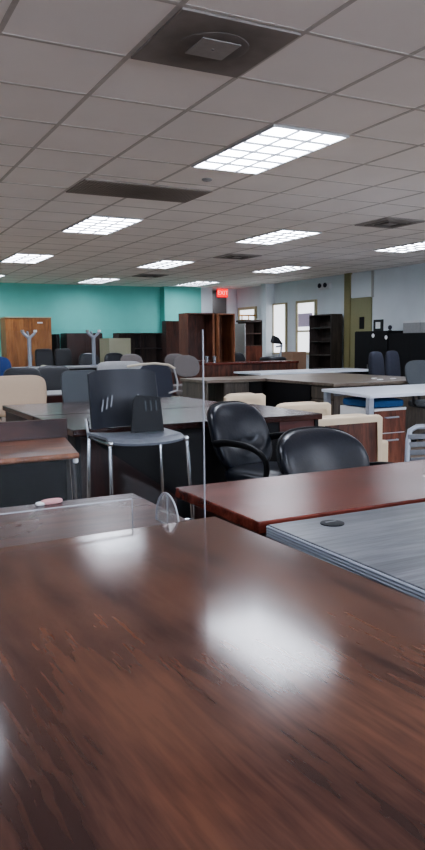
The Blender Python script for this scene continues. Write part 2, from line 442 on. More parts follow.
MB().cyl((0, 0, -.0166), (0, 0, -.01), .03).build('stem', M['vent'], t)
MB().cyl((0, 0, -.024), (0, 0, -.022), .006).build('screw', M['steel'], pl)
t = thing('return_panel', 'long dusty dark ceiling panel two tiles wide, between two ceiling lights', 'ceiling panel', (U0+T*2, V0+T*5.74, CEIL))
box(-.6, .6, -.292, .292, -.012, 0).build('panel', M['return'], t, False)
f = MB()
for i in range(40):
    x = -.58+i*.0297
    f.box(x, x+.006, -.27, .27, -.017, -.011)
f.build('grille', M['return'], t, False)
t = thing('smoke_detector', 'small round white smoke detector on the ceiling beside the largest light', 'smoke detector', (2.91, 5.65, CEIL))
MB().lathe([(.045, 0), (.045, -.008), (.036, -.016), (.015, -.018)], (0, 0, 0)).build('housing', M['light_grey'], t)
MB().lathe([(.012, -.017), (.010, -.021)], (0, 0, 0)).build('sensor', M['vent'], t)

# ------------------------------------------------------------------ exit sign, emergency light
t = thing('exit_sign', 'red lit EXIT sign hanging before the corridor opening', 'exit sign', (9.02, 16.72, 2.37))
box(-.15, .15, -.03, .03, 0, .21, .008).build('body', M['exit_red'], t)
box(-.02, .02, -.02, .02, .205, CEIL-2.37).build('mount', M['housing'], t, False)
cu = bpy.data.curves.new('lettering', 'FONT'); cu.body = 'EXIT'; cu.size = .15; cu.align_x = 'CENTER'; cu.align_y = 'CENTER'; cu.extrude = .002
tmp = bpy.data.objects.new('tmp', cu); col.objects.link(tmp)
bpy.context.view_layer.update()
me = bpy.data.meshes.new_from_object(tmp); bpy.data.objects.remove(tmp)
me.materials.clear(); me.materials.append(M['exit_letter'])
lo = bpy.data.objects.new('lettering', me); col.objects.link(lo); lo.parent = t
lo.location = (0, -.033, .105); lo.rotation_euler = (PI/2, 0, 0)
t = thing('emergency_light', 'white twin-head emergency light high on the white wall', 'emergency light', (XR+.002, 13.05, 2.33))
box(-.07, 0, -.2, .2, 0, .13, .01).build('housing', M['white_side'], t)
for y in (-.11, .09):
    MB().lathe([(.02, 0), (.05, .03), (.05, .05)], (0, 0, 0)).build('lamp_head', M['dark_fabric'], t).matrix_local = Matrix.Translation((-.07, y, .09)) @ Euler((0, -PI/2, 0)).to_matrix().to_4x4()

# ------------------------------------------------------------------ desk helper
def desk(name, label, loc, L, D, H, top, side, th=.03, rz=0., modesty=True, over=.0, pedestals=False, group=None, bev=.004, cat='desk', inset=.05):
    """origin: near left floor corner, x to the right, y away"""
    t = thing(name, label, cat, loc, rz, group)
    box(0, L, 0, D, H-th, H, bev).build('tabletop', top, t)
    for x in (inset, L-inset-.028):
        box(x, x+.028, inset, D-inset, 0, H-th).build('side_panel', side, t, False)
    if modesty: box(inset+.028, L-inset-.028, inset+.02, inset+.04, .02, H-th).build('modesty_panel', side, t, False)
    return t

# ---- foreground walnut table
t = thing('walnut_table', 'large glossy walnut table filling the foreground', 'table', (-.803, .134, 0), 2.2)
WT = t
mb = MB(); mb.box(0, 1.815, 0, 1.61, .71, .74, .004)
mb.build('tabletop', M['walnut'], t)
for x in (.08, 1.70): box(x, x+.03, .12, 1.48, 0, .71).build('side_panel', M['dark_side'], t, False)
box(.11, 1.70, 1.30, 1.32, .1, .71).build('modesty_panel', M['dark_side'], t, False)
# ---- second table behind it, a little lower
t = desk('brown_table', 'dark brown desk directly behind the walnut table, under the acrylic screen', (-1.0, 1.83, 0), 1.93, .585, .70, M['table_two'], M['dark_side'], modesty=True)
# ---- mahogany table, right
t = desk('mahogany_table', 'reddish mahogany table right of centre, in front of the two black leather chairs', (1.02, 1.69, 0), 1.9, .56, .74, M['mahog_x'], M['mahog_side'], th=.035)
o = tag(box(0, .05, 0, .035, 0, .0015).build('paper_tag', M['paper'], None, False), 'small white paper tag on the mahogany table at the right edge', 'paper tag'); o.location = (1.905, 1.94, .7402); o.rotation_euler = (0, 0, .4)
# ---- grey laminate table with reeded black edge
t = thing('grey_table', 'grey wood-grain table with ribbed dark edge and a cable grommet', 'table', (1.02, .265, 0))
box(.012, 1.6, .004, 1.395, .702, .738, .002).build('tabletop', M['grey_wood'], t)
e = MB()
for i in range(4):
    z = .708+i*.0078
    e.cyl((.010, .004, z), (.010, 1.395, z), .0042, n=8)
e.build('ribbed_edge', M['silver'], t)
box(.03, 1.58, .03, 1.37, .655, .702).build('apron', M['black_side'], t, False)
for x, y in ((.06, .06), (.06, 1.33), (1.5, .06), (1.5, 1.33)): MB().box(x-.025, x+.025, y-.025, y+.025, 0, .66).build('leg', M['black_metal'], t)
gr = MB().lathe([(.033, 0), (.033, .003), (.028, .0045), (.002, .0045)], (.17, 1.315, .738), 28).build('cable_grommet', M['black'], t); gr['label'] = 'round black cable grommet'
f = MB().box(.152, .188, 1.318, 1.326, .7424, .7430).build('slot', M['steel'], gr, False)

# ---- acrylic sneeze guard
t = thing('acrylic_screen', 'clear acrylic sneeze guard with bottom pass-through, standing on the dark brown desk', 'acrylic screen', (0, 1.92, .70))
x0, x1, zt, th = -.02, .970, .575, .0025
outline = [(x0, 0), (.15, 0), (.15, .092), (.735, .092), (.735, 0), (x1, 0), (x1, zt), (x0, zt)]
MB().prism(outline, 'y', -th, th).build('pane', M['acrylic'], t, False)
e = MB(); w = .0022
e.box(x1-w, x1+.0004, -th-.0006, th+.0006, 0, zt)
e.build('polished_edge', M['acrylic_edge'], t, False)
e = MB()
e.box(.15, .735, -th-.0005, th+.0005, .092, .0945).box(.735, .7365, -th-.0005, th+.0005, 0, .092).box(.1485, .15, -th-.0005, th+.0005, 0, .092)
e.build('cutout_edge', M['acrylic_edge'], t, False)
for fx in (.845, .06):
    arc = [(-.085*math.cos(PI*i/24), .098*math.sin(PI*i/24)) for i in range(25)]
    ft = MB().prism(arc, 'x', fx-.002, fx+.002).build('foot', M['acrylic_foot'], t, False)
    MB().tube([(fx, a, max(b, .002)) for a, b in arc], .0026, 6).tube([(fx, -.085, .002), (fx, .085, .002)], .0016, 6).tube([(fx, 0, 0), (fx, 0, .098)], .0016, 6).build('foot_rim', M['acrylic_edge'], ft)
o = MB().blob((0, 0, .009), (.075, .026, .018), .6, .6, polar='Z').build('pink_eraser', M['pink']); tag(o, 'pink and white eraser-like piece on the back edge of the dark brown desk', 'eraser')
o.location = (.625, 2.385, .70); o.rotation_euler = (0, 0, .1)
MB().blob((-.04, .0, .006), (.03, .024, .012), .6, .6, polar='Z').build('white_end', M['paper'], o)

# ------------------------------------------------------------------ left: walnut training table with rail and black skirt
t = thing('training_table', 'walnut table with low back rail and black skirt at the left edge, chrome legs', 'table', (0, 3.2, 0))
MB().prism([(-.6, 0), (.97, 0), (1.075, .58), (-.6, .58)], 'z', .715, .74, .004).build('tabletop', M['walnut_x'], t)
MB().tube([(-.6, .0, .727), (.97, .0, .727)], .0135, 10).build('front_edge', M['orange_cab'], t)
box(-.6, 1.09, .58, .605, .68, .838, .004).build('back_rail', M['rail_x'], t)
box(-.6, .925, .05, .07, .25, .715).build('skirt', M['black_skirt'], t, False)
for x, y in ((.955, .05), (1.0, .22), (-.55, .05), (-.55, .5)):
    MB().tube([(x, y, .715), (x+.015, y, .36), (x+.02, y, 0)], .011, 8).build('leg', M['chrome'], t)
MB().blob((.965, .03, .70), (.022, .03, .026), .7, .7).build('corner_cap', M['paper'], t)

# ------------------------------------------------------------------ dark mahogany desks in the middle (A nearer, B behind)
t = desk('dark_desk', 'long dark mahogany desk behind the black bar stool, nearer of the pair', (1.2, 4.05, 0), 1.76, .93, .74, M['dark_mahog'], M['black_side'], th=.04, inset=.02)
MB().prism([(.02, .70), (.10, .68), (.66, .28), (.66, .02), (.02, .02)], 'y', .022, .038).build('slanted_panel', M['dark_side'], t, False)
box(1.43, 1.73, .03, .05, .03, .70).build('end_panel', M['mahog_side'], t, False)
t = desk('dark_desk', 'dark mahogany desk with teal reflections, in front of the tan chair', (1.2, 5.0, 0), 1.62, 1.02, .74, M['dark_mahog'], M['dark_side'], th=.04, inset=.02)

# ------------------------------------------------------------------ bar stool with slotted shell back
t = thing('bar_stool', 'black bar stool with slotted shell back and grey seat, behind the acrylic screen', 'stool', (1.50, 3.80, 0), 0)
def seatf(u, v):
    x = -.235+.47*u; y = -.21+.40*v
    rx = abs(2*u-1)
    return (x*(1-.06*(1-v)), y+.03*(rx**4)*(1-v)*2, .71+.012*rx**2-.03*max(0, .15-v)*4+.0*v)
MB().sheet(seatf, 18, 12, .014).build('seat', M['stool_seat'], t)
def backf(u, v):
    x = (-.215+.43*u)*(1-.03*v); rx = abs(2*u-1)
    zz = .745+.335*v
    return (x, .20+.07*v-.035*(1-rx**2)*-1 - .04*rx**2, zz-.02*(rx**6)*(v > .5)*(v-.5)*2)
bk = MB().sheet(backf, 22, 14, .012).build('backrest', M['stool_shell'], t)
s_ = MB()
for sx in (-1, 1):
    for i in range(3):
        xa = sx*(.085+i*.028); xb = xa+(.022 if sx < 0 else -.004)
        s_.box(-.004, .004, -.003, .003, -.035, .035, mat=Matrix.Translation((xa*1.0+.01, .2215-.01+.0*i, .90-.012*i)) @ Euler((-.2, .22 if sx < 0 else -.1, 0)).to_matrix().to_4x4())
s_.build('slots', M['steel'], bk, False)
for sx in (-1, 1):
    MB().tube([(sx*.225, -.17, .705), (sx*.235, -.20, .35), (sx*.245, -.23, 0)], .011, 8).build('leg', M['chrome'], t)
    MB().tube([(sx*.22, .245, .80), (sx*.222, .20, .70), (sx*.232, .205, .35), (sx*.245, .23, 0)], .011, 8).build('leg', M['chrome'], t)
    MB().tube([(sx*.222, -.17, .70), (sx*.222, .20, .70)], .009, 8).build('side_rail', M['chrome'], t)
    MB().blob((sx*.222, -.165, .702), (.03, .04, .03), .7, .7).build('joint_cap', M['chrome'], t)
MB().tube([(-.24, -.215, .25), (.24, -.215, .25)], .009, 8).build('foot_rail', M['chrome'], t)
t = thing('slotted_panel', 'small dark slotted tapered panel leaning on the bar stool backrest', 'panel', (1.575, 3.78, .726), -4)
pm = Matrix.Translation((0, .07, 0)) @ Euler((-.22, 0, 0)).to_matrix().to_4x4()
mb = MB().prism([(-.10, 0), (.10, 0), (.095, .20), (-.045, .215), (-.07, .19)], 'y', -.006, .006, .003)
for v in mb.bm.verts: v.co = pm @ v.co
pb = mb.build('body', M['black'], t)
s_ = MB()
for i in range(3): s_.box(-.004, .004, -.01, -.006, -.03, .03, mat=pm @ Matrix.Translation((.0+i*.032, 0, .15)))
s_.build('slots', M['mesh_grey'], pb, False)

# ------------------------------------------------------------------ leather conference chairs
def star(t, m, z=.40, r=.28, casters=True):
    MB().cyl((0, 0, .07), (0, 0, z), .028, n=12).build('gas_column', m, t)
    b = MB()
    for i in range(5):
        a = 2*PI*i/5+.3
        b.tube([(0, 0, .10), (r*.5*math.cos(a), r*.5*math.sin(a), .09), (r*math.cos(a), r*math.sin(a), .065)], .022, 8)
    base = b.build('star_base', m, t)
    for i in range(5):
        a = 2*PI*i/5+.3; c = Vector((r*math.cos(a), r*math.sin(a), .03)); ax = Vector((-math.sin(a), math.cos(a), 0))*.02
        MB().cyl(c-ax, c+ax, .03, n=14).cyl(c, c+Vector((0, 0, .04)), .009, n=8).build('caster', M['black'], base)

def leather_chair(label, loc, rz, w=.50, ztop=.90, round_=.62, crease=True, armh=.64):
    t = thing('leather_chair', label, 'chair', loc, rz, 'black leather conference chairs')
    zb = .46; h = ztop-zb
    def df(v):
        k = v.z/h                      # -.5 .. .5
        x = v.x*(1-.10*max(0, -k)*2 - .04*max(0, k)*2)
        y = v.y + .16*(k+.5) - .22*(v.x**2)/(w/2)*1.0
        if crease and v.y < 0:
            y += .020*math.exp(-((v.z+.05-1.6*v.x*v.x)/.028)**2)*math.exp(-(v.x/.13)**4)
        return Vector((x, y, v.z))
    MB().blob((0, .20, (zb+ztop)/2), (w, .12, h), .62, round_, 56, 30, df).build('backrest', M['leather'], t)
    def pdf(v): q = df(v*1.0); return q
    rim = []
    for k in range(48):
        ph = 2*PI*k/48; c_, s2 = math.cos(ph), math.sin(ph)
        v = Vector((math.copysign(abs(c_)**round_, c_)*w/2*1.0, .012, math.copysign(abs(s2)**round_, s2)*h/2*1.0))
        rim.append(df(v)+Vector((0, .205, (zb+ztop)/2)))
    MB().tube(rim, .009, 6, closed=True).build('piping', M['black'], t)
    MB().blob((0, -.03, .455), (w*1.0, .48, .11), .55, .45, 40, 12, polar='Z').build('seat', M['leather'], t)
    for sx in (-1, 1):
        x = sx*(w/2+.02)
        pts = [(x*.92, .22, armh-.02), (x*1.0, .10, armh), (x*1.05, -.06, armh+.0), (x*1.06, -.17, armh-.025), (x*1.05, -.225, armh-.08), (x*1.02, -.21, armh-.17), (x*.92, -.12, .43)]
        # smooth the path
        P = [Vector(p) for p in pts]; Q = []
        for i in range(len(P)-1):
            p0, p1, p2, p3 = P[max(i-1, 0)], P[i], P[i+1], P[min(i+2, len(P)-1)]
            for s in range(6):
                u = s/6
                Q.append(.5*((2*p1)+(-p0+p2)*u+(2*p0-5*p1+4*p2-p3)*u*u+(-p0+3*p1-3*p2+p3)*u**3))
        Q.append(P[-1])
        MB().tube(Q, .026, 12, flat=.6, up=None).build('armrest', M['black'], t)
    MB().box(-.12, .12, -.14, .12, .375, .41, .01).build('seat_mount', M['black'], t)
    star(t, M['black_metal'], .38)
    return t
leather_chair('black leather armchair with creased high back, right of the acrylic screen edge', (2.235, 3.58, 0), 14, .45, .862, .60, True, .66)
leather_chair('black leather chair with a wide smooth rounded back, behind the mahogany table', (2.25, 2.80, 0), 6, .58, .775, .72, False, .58)

# ------------------------------------------------------------------ cream guest armchairs
def cream_chair(label, loc, rz, w=.58, zt=.70, panel='brown_cab'):
    """back plane at y=0 faces the viewer, seat extends to +y"""
    t = thing('cream_armchair', label, 'armchair', loc, rz, 'cream guest armchairs')
    z0 = .10
    MB().prism([(-w/2, z0), (-w/2+.045, z0), (-w/2+.045, zt-.04), (w/2-.045, zt-.04), (w/2-.045, z0), (w/2, z0), (w/2, zt-.02), (w/2-.03, zt), (-w/2+.03, zt), (-w/2, zt-.02)], 'y', 0, .06, .012).build('back_frame', M['cream'], t)
    box(-w/2+.045, w/2-.045, .015, .045, z0+.08, zt-.04).build('back_panel', M[panel], t, False)
    MB().blob((0, .10, zt-.10), (w-.10, .12, .22), .5, .4).build('back_cushion', M['cream'], t)
    MB().blob((0, .32, .40), (w-.06, .50, .15), .5, .35, polar='Z').build('seat', M['cream'], t)
    for sx in (-1, 1):
        x = sx*(w/2+.045)
        MB().box(x-.045, x+.045, .03, .58, .12, .47, .02).build('armrest', M['cream'], t)
    for x in (-w/2+.02, w/2-.02):
        for y in (.06, .52): MB().box(x-.02, x+.02, y-.02, y+.02, 0, .13).build('leg', M['dark_side'], t, False)
    return t
cream_chair('cream armchair with brown wood back panel turned to us, beside the blue cushion cabinet', (3.37, 4.25, 0), 0, .60, .675)
cream_chair('cream armchair pad showing past the right end of the dark desk, behind the brown-backed one', (3.56, 5.12, 0), 0, .56, .70, 'cream')
cream_chair('farthest cream armchair, its back top just right above the creased leather chair', (3.46, 5.95, 0), 0, .44, .735, 'cream')

# tan fabric chair, left
t = thing('tan_chair', 'tan upholstered chair with broad curved back at the left, behind the dark desk', 'chair', (1.47, 6.55, 0), 4)
def tdf(v): return Vector((v.x*(1-.10*(v.z < 0)*(-v.z/.2)), v.y+.10*(v.z+.2)-.25*v.x**2, v.z))
MB().blob((0, .12, .765), (.56, .09, .37), .45, .38, 48, 14, tdf).build('backrest', M['tan_fabric'], t)
MB().blob((0, -.10, .46), (.52, .46, .11), .5, .4, polar='Z').build('seat', M['tan_fabric'], t)
for sx in (-1, 1):
    MB().tube([(sx*.25, .12, .62), (sx*.28, -.02, .64), (sx*.28, -.2, .63), (sx*.27, -.26, .58), (sx*.26, -.25, 0)], .02, 8).build('armrest', M['tan_fabric'], t)
    MB().tube([(sx*.22, .08, .44), (sx*.24, .14, 0)], .016, 8).build('leg', M['dark_side'], t)

# ------------------------------------------------------------------ task chairs
def task_chair(name, label, loc, rz, w, z0, z1, fab, seat_z=.47, frame=None, armcol=None, e2=.6, th=.07, group='task chairs', tilt=.08, cat='office chair', base=None):
    """faces -y; backrest from z0 to z1"""
    t = thing(name, label, cat, loc, rz, group)
    h = z1-z0
    def df(v):
        k = v.z/h
        return Vector((v.x*(1-.08*max(0, k)), v.y+tilt*(k+.5)-.35*v.x*v.x, v.z))
    MB().blob((0, .2, (z0+z1)/2), (w, th, h), .5, e2, 32, 10, df).build('backrest', fab, t)
    MB().blob((0, 0, seat_z), (w*1.02, .46, .09), .5, .45, 32, 8, polar='Z').build('seat', fab, t)
    bm_ = base or M['black_metal']
    MB().tube([(0, .02, seat_z-.06), (0, .22, seat_z-.05), (0, .26, seat_z+.08), (0, .255, (z0+z1)/2)], .022, 8).build('back_support', bm_, t)
    if armcol:
        for sx in (-1, 1):
            x = sx*(w/2+.03)
            MB().tube([(x*.7, .0, seat_z-.03), (x, 0, seat_z), (x, 0, seat_z+.18)], .015, 8).build('arm_post', bm_, t)
            MB().blob((x, -.02, seat_z+.20), (.06, .24, .035), .5, .5, polar='Z').build('armrest', armcol, t)
    star(t, bm_, seat_z-.04, r=min(.28, w*.45))
    return t
gmesh = task_chair('task_chair', 'grey mesh chair back half hidden behind the black bar stool', (2.08, 6.36, 0), 6, .42, .62, .985, M['mesh_grey'], e2=.35, th=.05)
task_chair('task_chair', 'chair with a light grey padded top, showing just above the bar stool backrest', (3.04, 8.0, 0), 0, .60, .62, 1.015, M['light_grey'], e2=.35)
t = task_chair('task_chair', 'dark mesh office chair with a pale curved top rail, right behind the bar stool', (3.0, 6.92, 0), -10, .37, .62, 1.0, M['dark_fabric'], e2=.5, th=.05)
MB().tube([(-.30, .26, .985), (-.16, .245, 1.005), (0, .265, 1.012), (.14, .225, .995), (.2, .18, .955)], .014, 8, flat=.8).build('top_rail', M['cream_top'], t)
MB().tube([(.19, .18, .95), (.205, .1, .82), (.18, .02, .735), (.08, -.02, .71)], .011, 8).build('side_loop', M['light_grey'], t)
gt = task_chair('task_chair', 'leftmost of the grey fabric task chairs, beside the cream file cabinet', (4.70, 11.9, 0), 0, .44, .70, 1.035, M['grey_fabric'], e2=.75)
dup(gt, (5.29, 11.3, 0), 0, 'middle grey fabric task chair, partly behind the rightmost one')
dup(gt, (4.80, 9.85, 0), 0, 'rightmost grey fabric task chair, at the left end of the brown L-shaped desk')
task_chair('task_chair', 'blue fabric office chair cut by the left edge of the picture', (1.76, 9.05, 0), 0, .46, .7, 1.08, M['blue_fabric'], e2=.5)
bt = task_chair('task_chair', 'low black office chair to the right of the blue chair', (1.98, 8.45, 0), 0, .46, .62, .955, M['leather_dull'], e2=.5)
dup(bt, (2.49, 8.95, 0), 0, 'low black office chair second to the right of the blue chair')
ex = task_chair('executive_chair', 'boxy black leather chair behind the upside-down table, in front of the oak cabinet edge', (4.02, 15.3, 0), 0, .39, .62, 1.12, M['leather_dull'], e2=.28, th=.12, group='black leather chairs by the teal wall')
dup(ex, (4.45, 15.35, 0), 0, 'boxy black leather chair beside the other one, in front of the dark cabinet')
ex2 = task_chair('executive_chair', 'low black leather chair left of the second silver post', (4.80, 14.62, 0), 0, .46, .6, 1.02, M['leather'], e2=.6, th=.10, group='black leather chairs by the teal wall')
dup(ex2, (5.32, 14.5, 0), 0, 'low black leather chair in front of the cream file cabinet')
task_chair('task_chair', 'black chair back leaning at the foot of the grey side panel of the hutch', (7.19, 12.45, 0), 0, .34, .6, 1.02, M['leather_dull'], e2=.7)
rc = task_chair('task_chair', 'charcoal mesh task chair at the right edge, behind the white desk', (6.34, 6.48, 0), -8, .46, .66, .985, M['mesh_grey'], e2=.6, th=.05, armcol=M['black'])
# pair of charcoal upholstered side chairs beyond the taupe desk
def side_chair(label, loc, rz):
    t = thing('side_chair', label, 'chair', loc, rz, 'charcoal side chairs')
    def df(v):
        k = v.z/.5
        return Vector((v.x*(1-.1*max(0, k)*2), v.y+.05*(k+.5)-.5*v.x*v.x, v.z))
    MB().blob((0, .18, .80), (.27, .13, .52), .6, .45, 32, 12, df).build('backrest', M['dark_fabric'], t)
    MB().blob((0, -.02, .48), (.34, .38, .10), .5, .4, polar='Z').build('seat', M['dark_fabric'], t)
    for sx in (-1, 1):
        for y, yy in ((-.16, -.2), (.14, .2)):
            MB().tube([(sx*.16, y, .45), (sx*.18, yy, 0)], .013, 8).build('leg', M['black_metal'], t)
    return t
s1 = side_chair('left one of the two charcoal side chairs standing back to back by the black cabinets', (7.46, 8.62, 0), 0)
dup(s1, (8.14, 9.02, 0), 0, 'right one of the two charcoal side chairs, before the black cabinets')

# light-framed slatted chair, right edge
t = thing('slat_chair', 'silver framed chair with horizontal slat back at the right edge, behind the mahogany table', 'chair', (3.12, 3.05, 0), -14)
fr = MB(); fr.tube([(-.225, .07, .44), (-.185, .13, .65), (-.165, .145, .705), (-.12, .15, .725), (.12, .15, .725), (.165, .145, .705), (.185, .13, .65), (.225, .07, .44)], .016, 10)
fr.build('back_frame', M['silver'], t)
sl = MB()
for i in range(5):
    z = .49+i*.045; y = .085+.22*(z-.5)
    sl.box(-.19, .19, y-.006, y+.006, z-.016, z+.016, .003)
sl.build('back_slats', M['steel'], t)
MB().blob((0, -.12, .445), (.46, .44, .05), .5, .35, polar='Z').build('seat', M['dark_fabric'], t)
for sx in (-1, 1):
    MB().tube([(sx*.22, .07, .44), (sx*.23, .14, 0)], .014, 8).build('leg', M['silver'], t)
    MB().tube([(sx*.21, -.30, .44), (sx*.22, -.33, 0)], .014, 8).build('leg', M['silver'], t)

# ------------------------------------------------------------------ white-topped desk and mobile pedestal
t = thing('white_desk', 'white-topped desk with silver legs, over the blue-cushioned cabinet', 'desk', (4.30, 5.14, 0))
MB().prism([(-.02, 0), (1.75, 0), (1.75, .97), (.15, .97)], 'z', .712, .742, .004).build('tabletop', M['white_lam'], t)
box(.20, 1.6, .80, .83, .675, .712).build('beam', M['silver'], t, False)
for x, y in ((.02, .05), (.17, .90), (.42, .055), (1.68, .05), (1.68, .9)):
    if x == .42: continue
    MB().box(x-.027, x+.027, y-.027, y+.027, 0, .712, .004).build('leg', M['silver'], t)
t = thing('mobile_pedestal', 'white mobile file cabinet with brown drawers and a blue cushion on top', 'file cabinet', (4.42, 5.24, 0))
W, D = .385, .52
box(0, W, .02, D, .06, .60, .004).build('cabinet_body', M['white_side'], t)
for z0, z1 in ((.07, .36), (.37, .575)):
    dr = box(.006, W-.006, 0, .02, z0, z1, .002).build('drawer', M['ped_brown'], t)
    MB().tube([(.12, 0, z1-.06), (.12, -.025, z1-.06), (.27, -.025, z1-.06), (.27, 0, z1-.06)], .008, 8).build('handle', M['silver'], dr)
box(0, W, .0, .02, .577, .602, .002).build('front_rail', M['white_side'], t)
cs = MB().blob((W/2, D/2, .64), (W, D, .085), .4, .25, 40, 10, polar='Z').build('cushion', M['blue_cushion'], t); cs['label'] = 'blue seat cushion'
for x in (.05, W-.05):
    for y in (.07, D-.05): MB().cyl((x-.012, y, .03), (x+.012, y, .03), .03).cyl((x, y, .03), (x, y, .065), .01).build('caster', M['black'], t)

# ------------------------------------------------------------------ taupe L-shaped desk
t = thing('l_shaped_desk', 'taupe wood-grain L-shaped desk across the middle of the room', 'desk', (4.23, 6.78, 0))
MB().prism([(0, 1.50), (.88, 1.50), (.88, 0), (2.62, 0), (2.62, 2.32), (0, 2.32)], 'z', .705, .74, .004).build('worktop', M['taupe_wood'], t)
def pedestal(x0, x1, y0, y1, face):
    p = box(x0, x1, y0, y1, 0, .705).build('pedestal', M['taupe_side'], t, False)
    for z0, z1 in ((.08, .36), (.38, .53), (.55, .69)):
        if face == 'y':
            dr = box(x0+.01, x1-.01, y0-.018, y0, z0, z1, .002).build('drawer', M['taupe_side'], p)
        else:
            dr = box(x0-.018, x0, y0+.01, y1-.01, z0, z1, .002).build('drawer', M['taupe_side'], p)
pedestal(.28, .66, 1.56, 2.2, 'y')
pedestal(.93, 1.5, .06, .50, 'x')
box(.90, .93, .50, 1.6, .0, .705).build('modesty_panel', M['black_side'], t, False)
box(.68, .93, 2.0, 2.02, .0, .705).build('modesty_panel', M['black_side'], t, False)
box(1.5, 2.58, .05, .07, .0, .705).build('modesty_panel', M['taupe_side'], t, False)
box(2.55, 2.58, .07, 2.28, .0, .705).build('side_panel', M['taupe_side'], t, False)
box(.02, .05, 1.56, 2.28, .0, .705).build('side_panel', M['taupe_side'], t, False)
for (x, y), lb in zip(((6.0, 7.02), (6.28, 7.10), (6.14, 7.30)), ('leftmost of three small white paper scraps on the taupe desk', 'rightmost of three small white paper scraps on the taupe desk', 'rearmost of three small white paper scraps on the taupe desk')):
    o = tag(MB().blob((0, 0, .008), (.09, .05, .018), .8, .7, 16, 6, polar='Z').build('paper_scrap', M['paper']), lb, 'paper', 'paper scraps on the taupe desk'); o.location = (x, y, .74)
# long white table behind
t = desk('white_table', 'long white-topped table beyond the taupe desk', (5.75, 9.45, 0), 2.3, .85, .75, M['white_lam'], M['black_side'], th=.03, cat='table')
# low red-brown counter
t = desk('red_brown_counter', 'long red-brown counter in front of the brown open cabinets', (5.72, 11.2, 0), 1.92, .6, .865, M['mahog_x'], M['brown_cab'], th=.04, cat='counter', inset=.01)
for x, lb in ((5.82, 'left silver cup standing on the red-brown counter'), (5.97, 'right silver cup standing on the red-brown counter')):
    t = thing('silver_cup', lb, 'cup', (x, 11.38, .865), 0, 'silver cups on the counter')
    MB().lathe([(.03, 0), (.034, .06), (.036, .10)], (0, 0, 0)).build('body', M['chrome'], t)
    MB().lathe([(.037, .10), (.037, .112), (.01, .122)], (0, 0, 0)).build('lid', M['steel'], t)

# small brown desk between tan chair and stool
t = desk('brown_desk', 'small brown desk with a grey top, right of the tan chair', (1.80, 7.0, 0), 1.0, .62, .74, M['light_grey'], M['brown_cab'], th=.015)
box(.02, .98, .0, .03, .63, .725).build('front_rail', M['mahog_side'], t, False)

# ------------------------------------------------------------------ upside-down table lying on a dark desk near the teal wall
t = desk('black_desk', 'long black desk under the upside-down table near the teal wall', (2.9, 13.4, 0), 2.3, .85, .755, M['black_side'], M['black_side'], cat='desk')
t = thing('upside_down_table', 'table lying upside down with two silver Y-footed posts pointing up', 'table', (3.0, 13.5, .755))
box(0, 1.95, 0, .62, 0, .035, .006).build('tabletop', M['light_grey'], t)
for x in (.30, 1.56):
    lg = MB().cyl((x, .3, .035), (x, .3, .60), .036, n=16).cyl((x, .3, .035), (x, .3, .05), .09, n=16).build('leg', M['silver'], t)
    y = MB()
    for sx in (-1, 1):
        y.tube([(x, .3, .56), (x+sx*.03, .3, .60), (x+sx*.10, .3, .665), (x+sx*.12, .3, .70)], .026, 8)
    for sy_ in (1,): y.tube([(x, .3, .58), (x, .3+.10, .665), (x, .3+.13, .70)], .022, 8)
    y.build('foot', M['silver'], lg)
    for sx in (-1, 1):
        MB().lathe([(.03, 0), (.036, .02), (.03, .045)], (x+sx*.12, .3, .69)).build('glide', M['vent_plate'] if sx < 0 else M['paper'], lg)
o = tag(MB().blob((0, 0, .02), (.1, .07, .04), .7, .6, polar='Z').build('yellow_box', M['cream_metal']), 'small yellow item on the upside-down table', 'box'); o.location = (3.5, 13.6, .7915)

# ------------------------------------------------------------------ cabinets along the teal wall
def cabinet(name, label, loc, w, d, h, body, shelves=(), doors=None, cat='cabinet', inner=None, rz=0., plinth=.06, door_z=None, th=.022, group=None):
    """origin: floor, front-left corner; open front at y=0, back at y=d"""
    t = thing(name, label, cat, loc, rz, group)
    s = MB(); s.box(0, th, 0, d, 0, h); s.build('side_panel', body, t, False)
    s = MB(); s.box(w-th, w, 0, d, 0, h); s.build('side_panel', body, t, False)
    box(th, w-th, 0, d, h-th, h).build('top_panel', body, t, False)
    box(th, w-th, .01, d, 0, plinth).build('plinth', body, t, False)
    box(th, w-th, d-.012, d, plinth, h-th).build('back_panel', inner or body, t, False)
    for z in shelves: box(th, w-th, .02, d-.012, z, z+th).build('shelf', body, t, False)
    if doors:
        n, mat, z0, z1 = doors
        for i in range(n):
            a = .002+i*(w-.004)/n; b_ = .002+(i+1)*(w-.004)/n-.003
            dr = box(a, b_, -.02, 0, z0, z1, .002).build('door', mat, t)
            hx = b_-.05 if i < n/2 and n > 1 else (a+.05 if n > 1 else b_-.05)
            MB().cyl((hx, -.045, (z0+z1)/2-.06), (hx, -.045, (z0+z1)/2+.06), .008, n=8).cyl((hx, -.045, (z0+z1)/2), (hx, -.02, (z0+z1)/2), .006, n=8).build('handle', M['steel'], dr)
    return t
t = cabinet('oak_cabinet', 'tall golden oak two-door cabinet against the teal wall', (3.40, 16.35, 0), 1.02, .55, 1.80, M['oak'], doors=(2, M['oak'], .06, 1.775))
pl = box(.70, .82, -.026, -.02, 1.68, 1.71).build('name_plate', M['paper'], t, False)
box(-.01, 1.03, -.025, .56, 1.80, 1.825).build('cornice', M['cream_metal'], t, False)
cabinet('dark_cabinet', 'wide dark brown low cabinet against the teal wall, behind the second silver post', (4.78, 16.4, 0), .86, .5, 1.46, M['brown_cab_dark'], doors=(2, M['brown_cab_dark'], .06, 1.44))
cabinet('narrow_cabinet', 'narrow dark post-like cabinet between oak cabinet and wide dark cabinet', (4.56, 16.45, 0), .07, .45, 1.44, M['black_side'])
